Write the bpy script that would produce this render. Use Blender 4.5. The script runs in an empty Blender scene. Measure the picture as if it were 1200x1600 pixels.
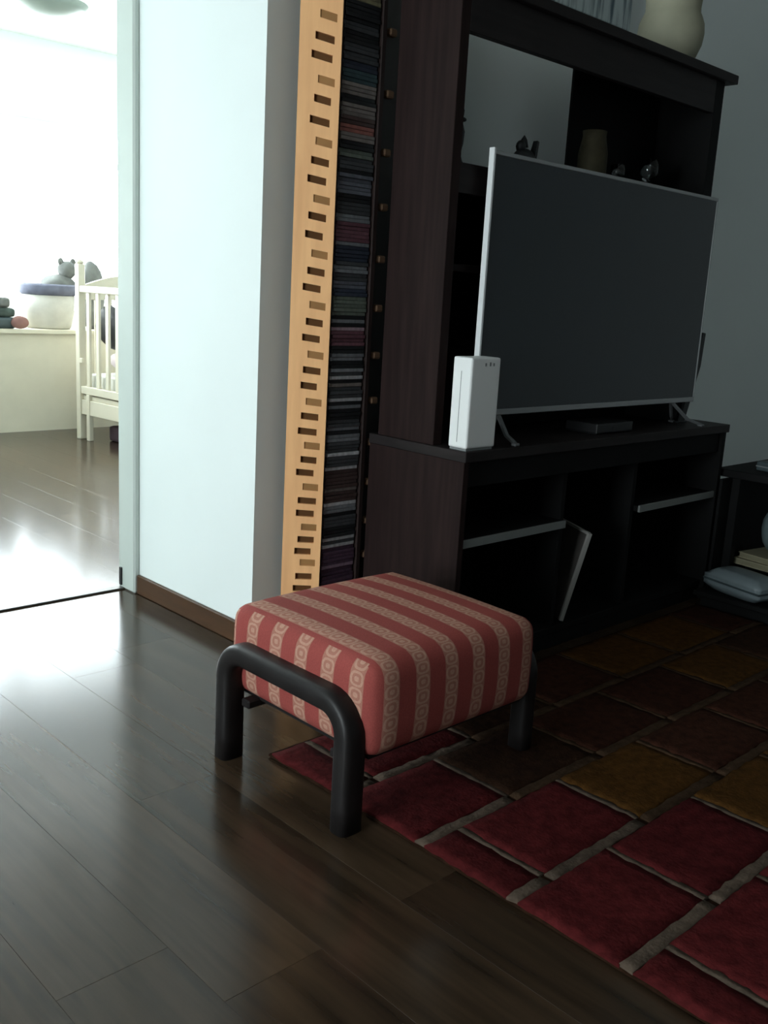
import bpy, bmesh, math, random
from mathutils import Vector, Matrix

random.seed(7)
C = bpy.context.collection
S = bpy.context.scene
PI = math.pi

# ------------------------------------------------------------------ camera
yaw, pitch, roll, fpx, cam_h = 0.77327546, 0.22154963, 0.05673297, 1521.0, 1.05
cy, sy = math.cos(yaw), math.sin(yaw)
fwd = Vector((sy * math.cos(pitch), cy * math.cos(pitch), -math.sin(pitch)))
rgt = Vector((cy, -sy, 0))
upv = rgt.cross(fwd)
r2 = rgt * math.cos(roll) + upv * math.sin(roll)
u2 = upv * math.cos(roll) - rgt * math.sin(roll)
cd = bpy.data.cameras.new('camera')
cam = bpy.data.objects.new('camera', cd)
C.objects.link(cam)
cam.matrix_world = Matrix(((r2.x, u2.x, -fwd.x, 0), (r2.y, u2.y, -fwd.y, 0),
                           (r2.z, u2.z, -fwd.z, cam_h), (0, 0, 0, 1)))
cd.sensor_fit = 'VERTICAL'
cd.sensor_height = 36.0
cd.lens = fpx / 1600.0 * 36.0
cd.clip_start = 0.02
S.camera = cam

# ------------------------------------------------------------------ world and daylight
W = bpy.data.worlds.new('overcast_sky')
S.world = W
W.use_nodes = True
bg = W.node_tree.nodes['Background']
bg.inputs[0].default_value = (0.86, 0.965, 1.0, 1)
bg.inputs[1].default_value = 20.0


def portal(name, loc, rot, sx, sz):
    """the daylight coming in through a window opening (guides the sky sampling)"""
    l = bpy.data.lights.new(name, 'AREA')
    l.shape = 'RECTANGLE'
    l.size, l.size_y = sx, sz
    l.cycles.is_portal = True
    o = bpy.data.objects.new(name, l)
    C.objects.link(o)
    o.location = loc
    o.rotation_euler = rot


WL_X, WL_Y0, WL_Y1, WL_Z0, WL_Z1 = -4.2, 0.15, 2.35, 0.35, 2.25      # window of the living room, left of the frame
FW_Y, FW_X0, FW_X1, FW_Z0, FW_Z1 = 6.85, 0.6, 5.2, 0.74, 2.08         # window of the far room
portal('daylight_left', (WL_X - .02, (WL_Y0 + WL_Y1) / 2, (WL_Z0 + WL_Z1) / 2), (0, -PI / 2, 0), WL_Z1 - WL_Z0, WL_Y1 - WL_Y0)
portal('daylight_far', ((FW_X0 + FW_X1) / 2, FW_Y + .06, (FW_Z0 + FW_Z1) / 2), (-PI / 2, 0, 0), FW_X1 - FW_X0, FW_Z1 - FW_Z0)

S.view_settings.view_transform = 'Standard'
S.view_settings.look = 'None'
S.view_settings.exposure = 0.0
S.view_settings.gamma = 1.0
S.view_settings.use_curve_mapping = False
S.cycles.max_bounces = 10
S.cycles.diffuse_bounces = 6
S.cycles.caustics_reflective = False
S.cycles.caustics_refractive = False


# ------------------------------------------------------------------ materials
def mat(name, col, rough=.5, spec=.5, metal=0.0, var=0.0, nscale=8.0, stretch=(1, 1, 1), bump=0.0, bscale=60.0,
        coat=0.0, trans=0.0, rnd=0.0, coord='Object'):
    """principled material; var = strength of a noise in the colour, rnd = difference from object to object"""
    m = bpy.data.materials.new(name)
    m.use_nodes = True
    nt = m.node_tree
    p = nt.nodes['Principled BSDF']
    p.inputs['Roughness'].default_value = rough
    p.inputs['Specular IOR Level'].default_value = spec
    p.inputs['Metallic'].default_value = metal
    p.inputs['Coat Weight'].default_value = coat
    p.inputs['Transmission Weight'].default_value = trans
    tc = nt.nodes.new('ShaderNodeTexCoord')
    mp = nt.nodes.new('ShaderNodeMapping')
    mp.inputs['Scale'].default_value = stretch
    nt.links.new(tc.outputs[coord], mp.inputs[0])
    vec = mp.outputs[0]
    oi = nt.nodes.new('ShaderNodeObjectInfo')
    if rnd:
        ad = nt.nodes.new('ShaderNodeVectorMath')
        ad.operation = 'MULTIPLY_ADD'
        nt.links.new(oi.outputs['Random'], ad.inputs[0])
        ad.inputs[1].default_value = (37, 53, 71)
        nt.links.new(vec, ad.inputs[2])
        vec = ad.outputs[0]
    no = nt.nodes.new('ShaderNodeTexNoise')
    no.inputs['Scale'].default_value = nscale
    no.inputs['Detail'].default_value = 5
    nt.links.new(vec, no.inputs['Vector'])
    cr = nt.nodes.new('ShaderNodeValToRGB')
    a, b = 1 - var, 1 + var
    cr.color_ramp.elements[0].position, cr.color_ramp.elements[1].position = .3, .7
    cr.color_ramp.elements[0].color = (col[0] * a, col[1] * a, col[2] * a, 1)
    cr.color_ramp.elements[1].color = (min(1, col[0] * b), min(1, col[1] * b), min(1, col[2] * b), 1)
    nt.links.new(no.outputs['Fac'], cr.inputs[0])
    out = cr.outputs[0]
    if rnd:
        mr = nt.nodes.new('ShaderNodeMapRange')
        mr.inputs['To Min'].default_value, mr.inputs['To Max'].default_value = 1 - rnd, 1 + rnd
        nt.links.new(oi.outputs['Random'], mr.inputs['Value'])
        hs = nt.nodes.new('ShaderNodeHueSaturation')
        nt.links.new(mr.outputs[0], hs.inputs['Value'])
        nt.links.new(out, hs.inputs['Color'])
        out = hs.outputs[0]
    nt.links.new(out, p.inputs['Base Color'])
    if bump:
        nb = nt.nodes.new('ShaderNodeTexNoise')
        nb.inputs['Scale'].default_value = bscale
        nb.inputs['Detail'].default_value = 4
        nt.links.new(vec, nb.inputs['Vector'])
        bm = nt.nodes.new('ShaderNodeBump')
        bm.inputs['Strength'].default_value = bump
        bm.inputs['Distance'].default_value = .004
        nt.links.new(nb.outputs['Fac'], bm.inputs['Height'])
        nt.links.new(bm.outputs[0], p.inputs['Normal'])
    return m


def pane_mat(name, tint=(1, 1, 1)):
    m = bpy.data.materials.new(name)
    m.use_nodes = True
    nt = m.node_tree
    nt.nodes.remove(nt.nodes['Principled BSDF'])
    t = nt.nodes.new('ShaderNodeBsdfTransparent')
    t.inputs[0].default_value = (*tint, 1)
    g = nt.nodes.new('ShaderNodeBsdfGlossy')
    g.inputs['Roughness'].default_value = .02
    mx = nt.nodes.new('ShaderNodeMixShader')
    mx.inputs[0].default_value = .06
    nt.links.new(t.outputs[0], mx.inputs[1])
    nt.links.new(g.outputs[0], mx.inputs[2])
    nt.links.new(mx.outputs[0], nt.nodes['Material Output'].inputs[0])
    return m


M = {}
M['wall'] = mat('white_wall_paint', (.86, .915, .90), .6, .25, var=.012, nscale=3, bump=.05, bscale=220)
M['ceiling'] = mat('ceiling_paint', (.74, .76, .74), .8, .2, var=.01)
M['room'] = mat('far_side_wall_paint', (.50, .53, .53), .7, .2, var=.02)
M['jamb'] = mat('door_jamb_paint', (.56, .61, .57), .45, .35, var=.03, nscale=4)
M['plank'] = mat('dark_laminate', (.042, .026, .0155), .18, .34, var=.42, nscale=4, stretch=(7, .5, 1), bump=.01, bscale=40, rnd=.17)
M['subfloor'] = mat('dark_joint', (.025, .017, .012), .6)  # dark board that shows in the joints between planks
M['skirting'] = mat('brown_skirting', (.075, .034, .014), .45, .3, var=.25, nscale=6, stretch=(2, .6, 6))
M['wenge'] = mat('wenge_laminate', (.019, .015, .015), .5, .18, var=.3, nscale=6, stretch=(1, 1, 8), bump=.03, bscale=60)
M['wenge_red'] = mat('wenge_side', (.019, .0105, .0098), .6, .10, var=.3, nscale=6, stretch=(8, 8, .6), bump=.03, bscale=60)
M['black_board'] = mat('black_and_shaded_board', (.006, .006, .006), .65, .12, var=.2)  # real black of the table; also paints shade into the wall unit's inner boards
M['shelf_edge'] = mat('grey_shelf_edge', (.20, .21, .205), .5, .3, var=.08)
M['black_frame'] = mat('black_lacquered_beech', (.012, .010, .010), .45, .3, var=.25, nscale=5, stretch=(3, 3, 3))
M['pine'] = mat('orange_pine', (.97, .51, .235), .55, .25, var=.10, nscale=7, stretch=(5, 5, .5), bump=.03, bscale=40)
M['slot_shade'] = mat('slot_shade_brown', (.11, .050, .018), .7, .1, var=.2, nscale=7)  # brown with the shade of the open slots put into it
M['peg'] = mat('dim_brown_peg', (.17, .10, .06), .6, .15, var=.2)
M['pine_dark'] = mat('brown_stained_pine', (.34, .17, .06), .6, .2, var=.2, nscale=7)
M['tower_dark'] = mat('dark_stained_side', (.035, .022, .020), .5, .3, var=.2)
M['silver'] = mat('lit_silver_bezel', (.86, .88, .88), .4, .5, metal=.1)  # brighter than the other bezels: light from the left put into the colour
M['bezel'] = mat('grey_bezel', (.36, .37, .375), .4, .5, metal=.3)
M['foot_metal'] = mat('dim_foot_metal', (.17, .175, .18), .4, .5, metal=.3)
M['screen'] = mat('dark_screen', (.011, .017, .022), .16, .5)
M['black_plastic'] = mat('black_plastic', (.012, .012, .013), .45, .4)
M['white_plastic'] = mat('white_plastic', (.86, .87, .86), .45, .4)
M['grey_plastic'] = mat('grey_plastic', (.20, .21, .21), .45, .4)
M['clay'] = mat('pale_stoneware', (.42, .41, .30), .7, .25, var=.12, nscale=9, bump=.1, bscale=40)
M['straw'] = mat('straw_yellow', (.05, .043, .024), .7, .2, var=.3, nscale=20)
M['glass'] = mat('clear_glass', (.9, .95, .95), .05, .5, trans=1.0)
M['iron'] = mat('dark_cast_figure', (.015, .017, .018), .5, .4)
M['paper'] = mat('off_white_sleeve', (.30, .29, .27), .6, .3, var=.05)
M['sleeve_face'] = mat('grey_brown_sleeve_face', (.08, .072, .066), .6, .3, var=.3, nscale=9)
M['beige_paper'] = mat('beige_book_cover', (.30, .27, .18), .6, .3, var=.1)
M['page'] = mat('book_pages', (.22, .20, .13), .8, .2, var=.15, nscale=40, stretch=(1, 1, 30))
M['bag_blue'] = mat('blue_grey_bag', (.19, .23, .245), .38, .5, var=.15, nscale=6, bump=.1, bscale=20)
M['bag_clear'] = mat('pale_teal_bag', (.13, .17, .175), .3, .5, var=.2, nscale=5)
M['teal_box'] = mat('teal_grey_case', (.05, .07, .075), .5, .4, var=.2)
M['crib'] = mat('cream_crib_paint', (.62, .57, .45), .45, .4, var=.02)
M['ledge'] = mat('pale_green_ledge_paint', (.64, .595, .475), .6, .3, var=.03)
M['curtain_white'] = mat('white_frame_paint', (.85, .86, .84), .5, .3)
M['basket'] = mat('white_canvas', (.52, .50, .45), .8, .2, var=.08, nscale=12, bump=.15, bscale=50)
M['blue_cloth'] = mat('blue_cloth', (.12, .125, .165), .8, .2, var=.25, nscale=15)
M['grey_plush'] = mat('grey_plush', (.15, .155, .145), .9, .1, var=.25, nscale=14, bump=.3, bscale=60)
M['green_cloth'] = mat('dark_green_grey_cloth', (.06, .078, .07), .85, .1, var=.35, nscale=12)
M['pink_cloth'] = mat('dusty_pink_cloth', (.26, .14, .125), .85, .1, var=.2, nscale=12)
M['plum'] = mat('plum_board', (.07, .045, .055), .7, .2, var=.15)
M['pale_pink'] = mat('pale_pink_bedding', (.70, .60, .62), .85, .1, var=.12, nscale=8)
M['white_cloth'] = mat('white_bedding', (.75, .75, .70), .85, .1, var=.05)
M['lamp'] = mat('frosted_lamp_glass', (.33, .38, .33), .4, .4, var=.04)
M['lamp_metal'] = mat('lamp_metal', (.28, .31, .28), .4, .5, metal=.6)
M['steel'] = mat('dark_threshold_metal', (.10, .095, .09), .35, .5, metal=.6)
M['glazing'] = pane_mat('window_pane')
CDCOL = {
    'black': (.016, .017, .018), 'charcoal': (.045, .047, .050), 'olive': (.14, .125, .075),
    'slate blue': (.10, .105, .125), 'navy': (.030, .036, .052), 'teal': (.036, .060, .066),
    'warm grey': (.15, .13, .12), 'reddish brown': (.22, .085, .07), 'grey': (.15, .155, .165),
    'light grey': (.33, .33, .34), 'maroon': (.12, .055, .068), 'pinkish grey': (.28, .20, .23),
    'green grey': (.10, .115, .095), 'dark purple': (.055, .032, .050), 'mauve': (.19, .13, .17), 'dark brown': (.055, .036, .033)}
for k, v in CDCOL.items():
    M['cd ' + k] = mat('cd_case_' + k.replace(' ', '_'), tuple(c * 1.5 for c in v), .3, .5, var=.25, nscale=30, stretch=(3, 1, 1), rnd=.18)


# ------------------------------------------------------------------ mesh helpers
def NB():
    return bmesh.new()


def add_hexa(bm, P, mi=0):
    """P: eight corners, bottom ring then top ring"""
    v = [bm.verts.new(p) for p in P]
    for q in ((3, 2, 1, 0), (4, 5, 6, 7), (0, 1, 5, 4), (1, 2, 6, 5), (2, 3, 7, 6), (3, 0, 4, 7)):
        f = bm.faces.new([v[i] for i in q])
        f.material_index = mi
    return v


def add_box(bm, x0, x1, y0, y1, z0, z1, mi=0, bev=0.0, seg=1):
    v = add_hexa(bm, [(x0, y0, z0), (x1, y0, z0), (x1, y1, z0), (x0, y1, z0),
                      (x0, y0, z1), (x1, y0, z1), (x1, y1, z1), (x0, y1, z1)], mi)
    if bev:
        es = list({e for q in v for e in q.link_edges})
        bmesh.ops.bevel(bm, geom=es, offset=bev, segments=seg, profile=.6, affect='EDGES')


def add_lathe(bm, prof, c=(0, 0, 0), n=28, mi=0, cap=True):
    rings = []
    for r, z in prof:
        rings.append([bm.verts.new((c[0] + r * math.cos(2 * PI * k / n), c[1] + r * math.sin(2 * PI * k / n), c[2] + z)) for k in range(n)])
    for a, b in zip(rings, rings[1:]):
        for k in range(n):
            f = bm.faces.new((a[k], a[(k + 1) % n], b[(k + 1) % n], b[k]))
            f.smooth = True
            f.material_index = mi
    if cap:
        f = bm.faces.new(rings[0][::-1]); f.material_index = mi
        f = bm.faces.new(rings[-1]); f.material_index = mi


def add_sweep(bm, pts, sec, side, mi=0, smooth=True):
    """closed section sec [(a,b)] swept along pts; a runs along the fixed vector side, b across it"""
    side = Vector(side)
    rings = []
    for i, p in enumerate(pts):
        p = Vector(p)
        t = (Vector(pts[min(i + 1, len(pts) - 1)]) - Vector(pts[max(i - 1, 0)])).normalized()
        nb = t.cross(side).normalized()
        rings.append([bm.verts.new(p + side * a + nb * b) for a, b in sec])
    n = len(sec)
    for a, b in zip(rings, rings[1:]):
        for k in range(n):
            f = bm.faces.new((a[k], a[(k + 1) % n], b[(k + 1) % n], b[k]))
            f.smooth = smooth
            f.material_index = mi
    bm.faces.new(rings[0][::-1])
    bm.faces.new(rings[-1])


def add_blob(bm, c, r, sub=3, amp=0.0, seed=0, mi=0, flat=None):
    """ellipsoid with lumps"""
    g = bmesh.ops.create_icosphere(bm, subdivisions=sub, radius=1.0)
    rr = random.Random(seed)
    ph = [(rr.uniform(0, 6), rr.uniform(0, 6), rr.uniform(2, 4.5)) for _ in range(4)]
    for v in g['verts']:
        d = v.co.copy()
        k = 1 + amp * sum(math.sin(q[2] * d.x + q[0]) * math.cos(q[2] * d.y + q[1] + d.z * 2) for q in ph) / 2
        v.co = Vector((c[0] + d.x * r[0] * k, c[1] + d.y * r[1] * k, c[2] + d.z * r[2] * k))
        if flat is not None and v.co.z < flat:
            v.co.z = flat
    for v in g['verts']:
        for f in v.link_faces:
            f.smooth = True
            f.material_index = mi


def obj(name, bm, m, parent=None, loc=None, rotz=0.0):
    me = bpy.data.meshes.new(name)
    bmesh.ops.recalc_face_normals(bm, faces=bm.faces)
    bm.to_mesh(me)
    bm.free()
    for k in (m if isinstance(m, (list, tuple)) else [m]):
        me.materials.append(k)
    o = bpy.data.objects.new(name, me)
    C.objects.link(o)
    if parent is not None:
        o.parent = parent
    if loc is not None:
        o.location = loc
    o.rotation_euler.z = rotz
    return o


def tag(o, label, cat, group=None):
    o['label'] = label
    o['category'] = cat
    if group:
        o['group'] = group
    return o


def thing(name, label, cat, loc=(0, 0, 0), rotz=0.0, group=None):
    o = bpy.data.objects.new(name, None)
    C.objects.link(o)
    o.location = loc
    o.rotation_euler.z = rotz
    o.empty_display_size = .1
    return tag(o, label, cat, group)


def struct(name, boxes, m, bev=0.0):
    bm = NB()
    for b in boxes:
        add_box(bm, *b, bev=bev)
    o = obj(name, bm, m)
    o['kind'] = 'structure'
    return o


def boxpart(name, b, m, parent, bev=0.0015, seg=1, org=(0, 0, 0)):
    bm = NB()
    add_box(bm, b[0] - org[0], b[1] - org[0], b[2] - org[1], b[3] - org[1], b[4] - org[2], b[5] - org[2], bev=bev, seg=seg)
    return obj(name, bm, m, parent)


# ------------------------------------------------------------------ the room
XW, YB = 1.638, 2.212          # white side wall, back wall of the living room
YD0, YD1 = 2.865, 2.955        # the wall with the doorway
HC = 2.6
struct('wall_back', [(XW, 5.4, YB, YB + .12, 0, HC)], M['wall'])
struct('wall_side', [(XW, XW + .12, YB + .12, YD0, 0, HC)], M['wall'])
struct('wall_doorway', [(XW, 5.4, YD0, YD1, 0, HC), (-4.2, .72, YD0, YD1, 0, HC), (.72, XW, YD0, YD1, 2.12, HC)], M['wall'])
struct('wall_right', [(5.4, 5.52, -4.5, 7.0, 0, HC)], M['room'])
struct('wall_front', [(-4.32, 5.52, -4.62, -4.5, 0, HC)], M['room'])
struct('wall_left', [(-4.32, -4.2, -4.5, WL_Y0, 0, HC), (-4.32, -4.2, WL_Y1, YD1, 0, HC),
                     (-4.32, -4.2, WL_Y0, WL_Y1, 0, WL_Z0), (-4.32, -4.2, WL_Y0, WL_Y1, WL_Z1, HC)], M['room'])
struct('wall_far', [(0.1, 5.4, FW_Y, FW_Y + .12, 0, FW_Z0), (0.1, 5.4, FW_Y, FW_Y + .12, FW_Z1, HC),
                    (0.1, FW_X0, FW_Y, FW_Y + .12, FW_Z0, FW_Z1), (FW_X1, 5.4, FW_Y, FW_Y + .12, FW_Z0, FW_Z1)], M['wall'])
struct('wall_far_left', [(0.0, .1, YD1, FW_Y + .12, 0, HC)], M['wall'])
struct('ceiling', [(-4.32, 5.52, -4.62, 7.0, HC, HC + .1)], M['ceiling'])
struct('wall_ledge', [(0.1, 5.4, 6.37, FW_Y, 0, .655), (0.1, 5.4, 6.345, FW_Y, .655, .68)], M['ledge'])

floor = struct('floor', [(-4.32, 5.52, -4.62, 7.0, -.12, -.008)], M['subfloor'])
# laminate planks, running along the room; one object each
PWD, PLEN = .19, 1.25
plank_mesh = {}


def plank(x0, y0, y1):
    L = round(y1 - y0, 3)
    if L < .03:
        return
    if L not in plank_mesh:
        bm = NB()
        add_box(bm, .0001, PWD - .0001, .0001, L - .0001, -.008, 0, bev=.00035)
        o = obj('plank', bm, M['plank'], floor)
        plank_mesh[L] = o.data
    else:
        o = bpy.data.objects.new('plank', plank_mesh[L])
        C.objects.link(o)
        o.parent = floor
    o.location = (x0, y0, 0)


def lay(x_from, n, ya, yb, firsts, seed):
    rr = random.Random(seed)
    for i in range(n):
        x0 = x_from + i * PWD
        key = round(x0, 2)
        e = firsts.get(key, ya + rr.uniform(.1, 1.2))
        while e > ya + PLEN:
            e -= PLEN
        a = ya
        while a < yb - .001:
            b = min(e, yb)
            plank(x0, a, b)
            a, e = b, e + PLEN


lay(-1.73, 38, -.45, 2.925, {.93: 1.633, .74: 2.29, 1.12: 1.05, 1.31: 2.42, .55: 1.2, .36: .55}, 3)
lay(-.02, 28, 2.945, 6.37, {}, 5)
# the plain floor further back in the room, out of the photograph
bm = NB()
add_box(bm, -4.2, 5.4, -4.5, -.45, -.008, 0)
add_box(bm, -4.2, -1.73, -.45, YD0, -.008, 0)
obj('floor_sheet', bm, M['plank'], floor)

tr = struct('trim_1', [(XW - .022, XW + .002, YD0 - .012, YD1 + .004, 0, 2.12)], M['jamb'], bev=.006)
bp = NB()
add_box(bp, XW - .028, XW - .022, YD0 + .066, YD0 + .080, .012, .075, bev=.001)  # dark strip put in for the shaded gap at the jamb's foot
obj('gap_shade_strip', bp, M['black_plastic'], tr)
struct('trim_2', [(.72, XW - .02, 2.918, 2.950, 0, .006)], M['steel'], bev=.0015)
struct('baseboard_side', [(XW - .013, XW, YB - .013, YD0 - .013, 0, .066)], M['skirting'], bev=.003)


def window(name, axis, a0, a1, z0, z1, pos, nv, hz, m):
    bm = NB()
    t, d = .05, .03

    def bar(u0, u1, w0, w1):
        if axis == 'x':
            add_box(bm, u0, u1, pos - d, pos + d, w0, w1)
        else:
            add_box(bm, pos - d, pos + d, u0, u1, w0, w1)
    bar(a0, a1, z0, z0 + t); bar(a0, a1, z1 - t, z1)
    bar(a0, a0 + t, z0 + t, z1 - t); bar(a1 - t, a1, z0 + t, z1 - t)
    for k in range(1, nv):
        u = a0 + (a1 - a0) * k / nv
        bar(u - t / 2, u + t / 2, z0 + t, z1 - t)
    for h in hz:
        add_box(bm, a0 + t, a1 - t, pos - d + .008, pos + d - .008, h - .02, h + .02)
    o = obj(name, bm, m)
    o['kind'] = 'structure'
    bm = NB()
    if axis == 'x':
        add_box(bm, a0 + t, a1 - t, pos - .003, pos + .003, z0 + t, z1 - t)
    else:
        add_box(bm, pos - .003, pos + .003, a0 + t, a1 - t, z0 + t, z1 - t)
    obj('pane', bm, M['glazing'], o)
    return o


window('window_1', 'x', FW_X0, FW_X1, FW_Z0, FW_Z1, FW_Y + .04, 2, (1.84,), M['curtain_white'])
window('window_2', 'y', WL_Y0, WL_Y1, WL_Z0, WL_Z1, WL_X - .06, 1, (), M['curtain_white'])

# ------------------------------------------------------------------ footstool
FS_X0, FS_X1, FS_Y0, FS_Y1 = 1.172, 1.770, 1.262, 1.715


def cushion_mesh():
    """rounded upholstered block; the uv carries stripe position (u) and run along the stripe (v)"""
    x0, x1, y0, y1, z0, z1 = 1.216, 1.726, 1.246, 1.722, .152, .352
    nx, ny, nz, r = 26, 26, 12, .034
    bm = NB()
    bmesh.ops.create_cube(bm, size=1.0)
    bmesh.ops.subdivide_edges(bm, edges=bm.edges[:], cuts=15, use_grid_fill=True)
    hx, hy, hz = (x1 - x0) / 2, (y1 - y0) / 2, (z1 - z0) / 2
    cx, cyy, cz = (x0 + x1) / 2, (y0 + y1) / 2, (z0 + z1) / 2
    data = {}
    for v in bm.verts:
        q = Vector((v.co.x * 2, v.co.y * 2, v.co.z * 2))
        # spread the grid lines towards the edges so that the rounding is smooth
        q = Vector([math.copysign(1 - (1 - abs(c)) ** 1.5, c) for c in q])
        p = Vector((q.x * hx, q.y * hy, q.z * hz))
        core = Vector((max(-hx + r, min(hx - r, p.x)), max(-hy + r, min(hy - r, p.y)), max(-hz + r, min(hz - r, p.z))))
        d = p - core
        if d.length > 1e-6:
            p = core + d.normalized() * min(d.length, r) if max(abs(d.x), abs(d.y), abs(d.z)) < r * .999 or True else p
        fx, fy, fz = 1 - (p.x / hx) ** 2, 1 - (p.y / hy) ** 2, 1 - (p.z / hz) ** 2
        if q.z > .2:
            p.z += .016 * max(0, fx) ** .6 * max(0, fy) ** .6
        p.y += math.copysign(.010 * max(0, fz) * max(0, fx) ** .5, p.y) * (abs(q.y) > .8)
        p.x += math.copysign(.008 * max(0, fz) * max(0, fy) ** .5, p.x) * (abs(q.x) > .8)
        v.co = p + Vector((cx, cyy, cz))
    uv = bm.loops.layers.uv.new('stripes')
    for f in bm.faces:
        f.smooth = True
        c = f.calc_center_median() - Vector((cx, cyy, cz))
        f.normal_update()
        side = abs(f.normal.x) > .62
        for l in f.loops:
            co = l.vert.co
            if side:
                l[uv].uv = ((co.y - y0 - .047) / .0845, (co.z - .2) / .033)
            else:
                l[uv].uv = ((co.x - 1.262) / .0845, (co.y + co.z) / .033)
    return bm


def fabric():
    m = bpy.data.materials.new('red_striped_jacquard')
    m.use_nodes = True
    nt = m.node_tree
    N, L = nt.nodes.new, nt.links.new
    p = nt.nodes['Principled BSDF']
    p.inputs['Roughness'].default_value = .85
    p.inputs['Specular IOR Level'].default_value = .15
    uv = N('ShaderNodeUVMap'); uv.uv_map = 'stripes'
    sp = N('ShaderNodeSeparateXYZ'); L(uv.outputs[0], sp.inputs[0])

    def mth(op, a, b=None, c=None):
        n = N('ShaderNodeMath'); n.operation = op
        for i, q in enumerate((a, b, c)):
            if q is None:
                continue
            if isinstance(q, (int, float)):
                n.inputs[i].default_value = q
            else:
                L(q, n.inputs[i])
        return n.outputs[0]
    ua = mth('ADD', sp.outputs[0], 20.0)
    fu = mth('SUBTRACT', mth('FRACT', mth('ADD', ua, .5)), .5)       # -.5 .. .5 across one repeat
    au = mth('ABSOLUTE', fu)
    band = mth('LESS_THAN', au, .235)                                   # the pale band
    fv = mth('SUBTRACT', mth('FRACT', mth('ADD', sp.outputs[1], 20.0)), .5)
    # rounded square rings: superellipse radius
    du = mth('DIVIDE', au, .215)
    dv = mth('DIVIDE', mth('ABSOLUTE', fv), .47)
    rad = mth('POWER', mth('ADD', mth('POWER', du, 3.0), mth('POWER', dv, 3.0)), .3333)
    ring = mth('LESS_THAN', mth('ABSOLUTE', mth('SUBTRACT', rad, .84)), .15)
    dot = mth('LESS_THAN', rad, .34)
    motif = mth('MAXIMUM', ring, dot)
    no = N('ShaderNodeTexNoise'); no.inputs['Scale'].default_value = 300
    tc = N('ShaderNodeTexCoord'); L(tc.outputs['Object'], no.inputs['Vector'])
    red, pale, dark = (.30, .064, .055, 1), (.47, .255, .185, 1), (.37, .16, .118, 1)
    m1 = N('ShaderNodeMix'); m1.data_type = 'RGBA'
    m1.inputs['A'].default_value, m1.inputs['B'].default_value = dark, pale
    L(motif, m1.inputs['Factor'])
    m2 = N('ShaderNodeMix'); m2.data_type = 'RGBA'
    m2.inputs['A'].default_value = red
    L(band, m2.inputs['Factor']); L(m1.outputs['Result'], m2.inputs['B'])
    hs = N('ShaderNodeHueSaturation')
    mr = N('ShaderNodeMapRange'); mr.inputs['To Min'].default_value, mr.inputs['To Max'].default_value = .8, 1.2
    L(no.outputs['Fac'], mr.inputs['Value']); L(mr.outputs[0], hs.inputs['Value'])
    L(m2.outputs['Result'], hs.inputs['Color'])
    L(hs.outputs[0], p.inputs['Base Color'])
    b = N('ShaderNodeBump'); b.inputs['Strength'].default_value = .25; b.inputs['Distance'].default_value = .002
    L(no.outputs['Fac'], b.inputs['Height']); L(b.outputs[0], p.inputs['Normal'])
    return m


stool = thing('footstool', 'red striped upholstered footstool with black bent wood legs beside the rug', 'footstool', (0, 0, 0))
obj('cushion', cushion_mesh(), fabric(), stool)


def bent_frame(xm, foot=0.0, w=.058):
    t, rc = .049, .064          # width across x, thickness in the plane, corner radius
    ya, yb, zt = FS_Y0 + t / 2, FS_Y1 - t / 2, .262
    pts = [(xm, ya, foot), (xm, ya, .06), (xm, ya, .13), (xm, ya, zt - rc)]
    for k in range(1, 9):
        a = PI - k * PI / 16
        pts.append((xm, ya + rc + rc * math.cos(a), zt - rc + rc * math.sin(a)))
    pts.append((xm, (ya + yb) / 2, zt))
    for k in range(0, 9):
        a = PI / 2 - k * PI / 16
        pts.append((xm, yb - rc + rc * math.cos(a), zt - rc + rc * math.sin(a)))
    pts += [(xm, yb, .13), (xm, yb, .06), (xm, yb, 0.0)]
    sec, n = [], 20
    for k in range(n):
        a = 2 * PI * k / n
        c, s = math.cos(a), math.sin(a)
        sec.append((math.copysign(abs(c) ** .55, c) * w / 2, math.copysign(abs(s) ** .55, s) * t / 2))
    bm = NB()
    add_sweep(bm, pts, sec, (1, 0, 0))
    return bm


obj('bent_leg_frame', bent_frame(FS_X0 + .026), M['black_frame'], stool)
obj('bent_leg_frame', bent_frame(FS_X1 - .022, .0170, .044), M['black_frame'], stool)
for yy in (FS_Y0 + .075, FS_Y1 - .075):
    boxpart('cross_rail', (FS_X0 + .03, FS_X1 - .03, yy - .014, yy + .014, .132, .152), M['black_frame'], stool, .004)
boxpart('seat_board', (1.235, 1.712, 1.27, 1.70, .146, .16), M['black_frame'], stool, .002)

# ------------------------------------------------------------------ rug
RX0, RY1, TW, TH = 1.262, 1.628, .325, .235


def rug_mat(name, col, var=.35):
    return mat(name, col, .95, .05, var=var, nscale=45, bump=.6, bscale=130, rnd=.16)


M['rug_red'] = rug_mat('red_pile', (.066, .0095, .0100))
M['rug_ochre'] = rug_mat('ochre_pile', (.058, .025, .006))
M['rug_brown'] = rug_mat('brown_pile', (.024, .011, .006))
M['rug_rust'] = rug_mat('rust_pile', (.033, .012, .007))
M['rug_line'] = rug_mat('taupe_pile', (.088, .064, .048), .3)
M['rug_dim_line'] = rug_mat('dim_brown_pile', (.045, .026, .015), .3)
rug = thing('rug', 'red, ochre and brown block patterned rug with taupe lines under the footstool', 'rug', (RX0, RY1, 0))
RX1 = 3.19
bm = NB()
add_box(bm, 0, RX1 - RX0, -2.35, 0, 0.0015, .009, bev=.003)
obj('rug_backing', bm, M['rug_brown'], rug)
rr = random.Random(11)


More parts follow.
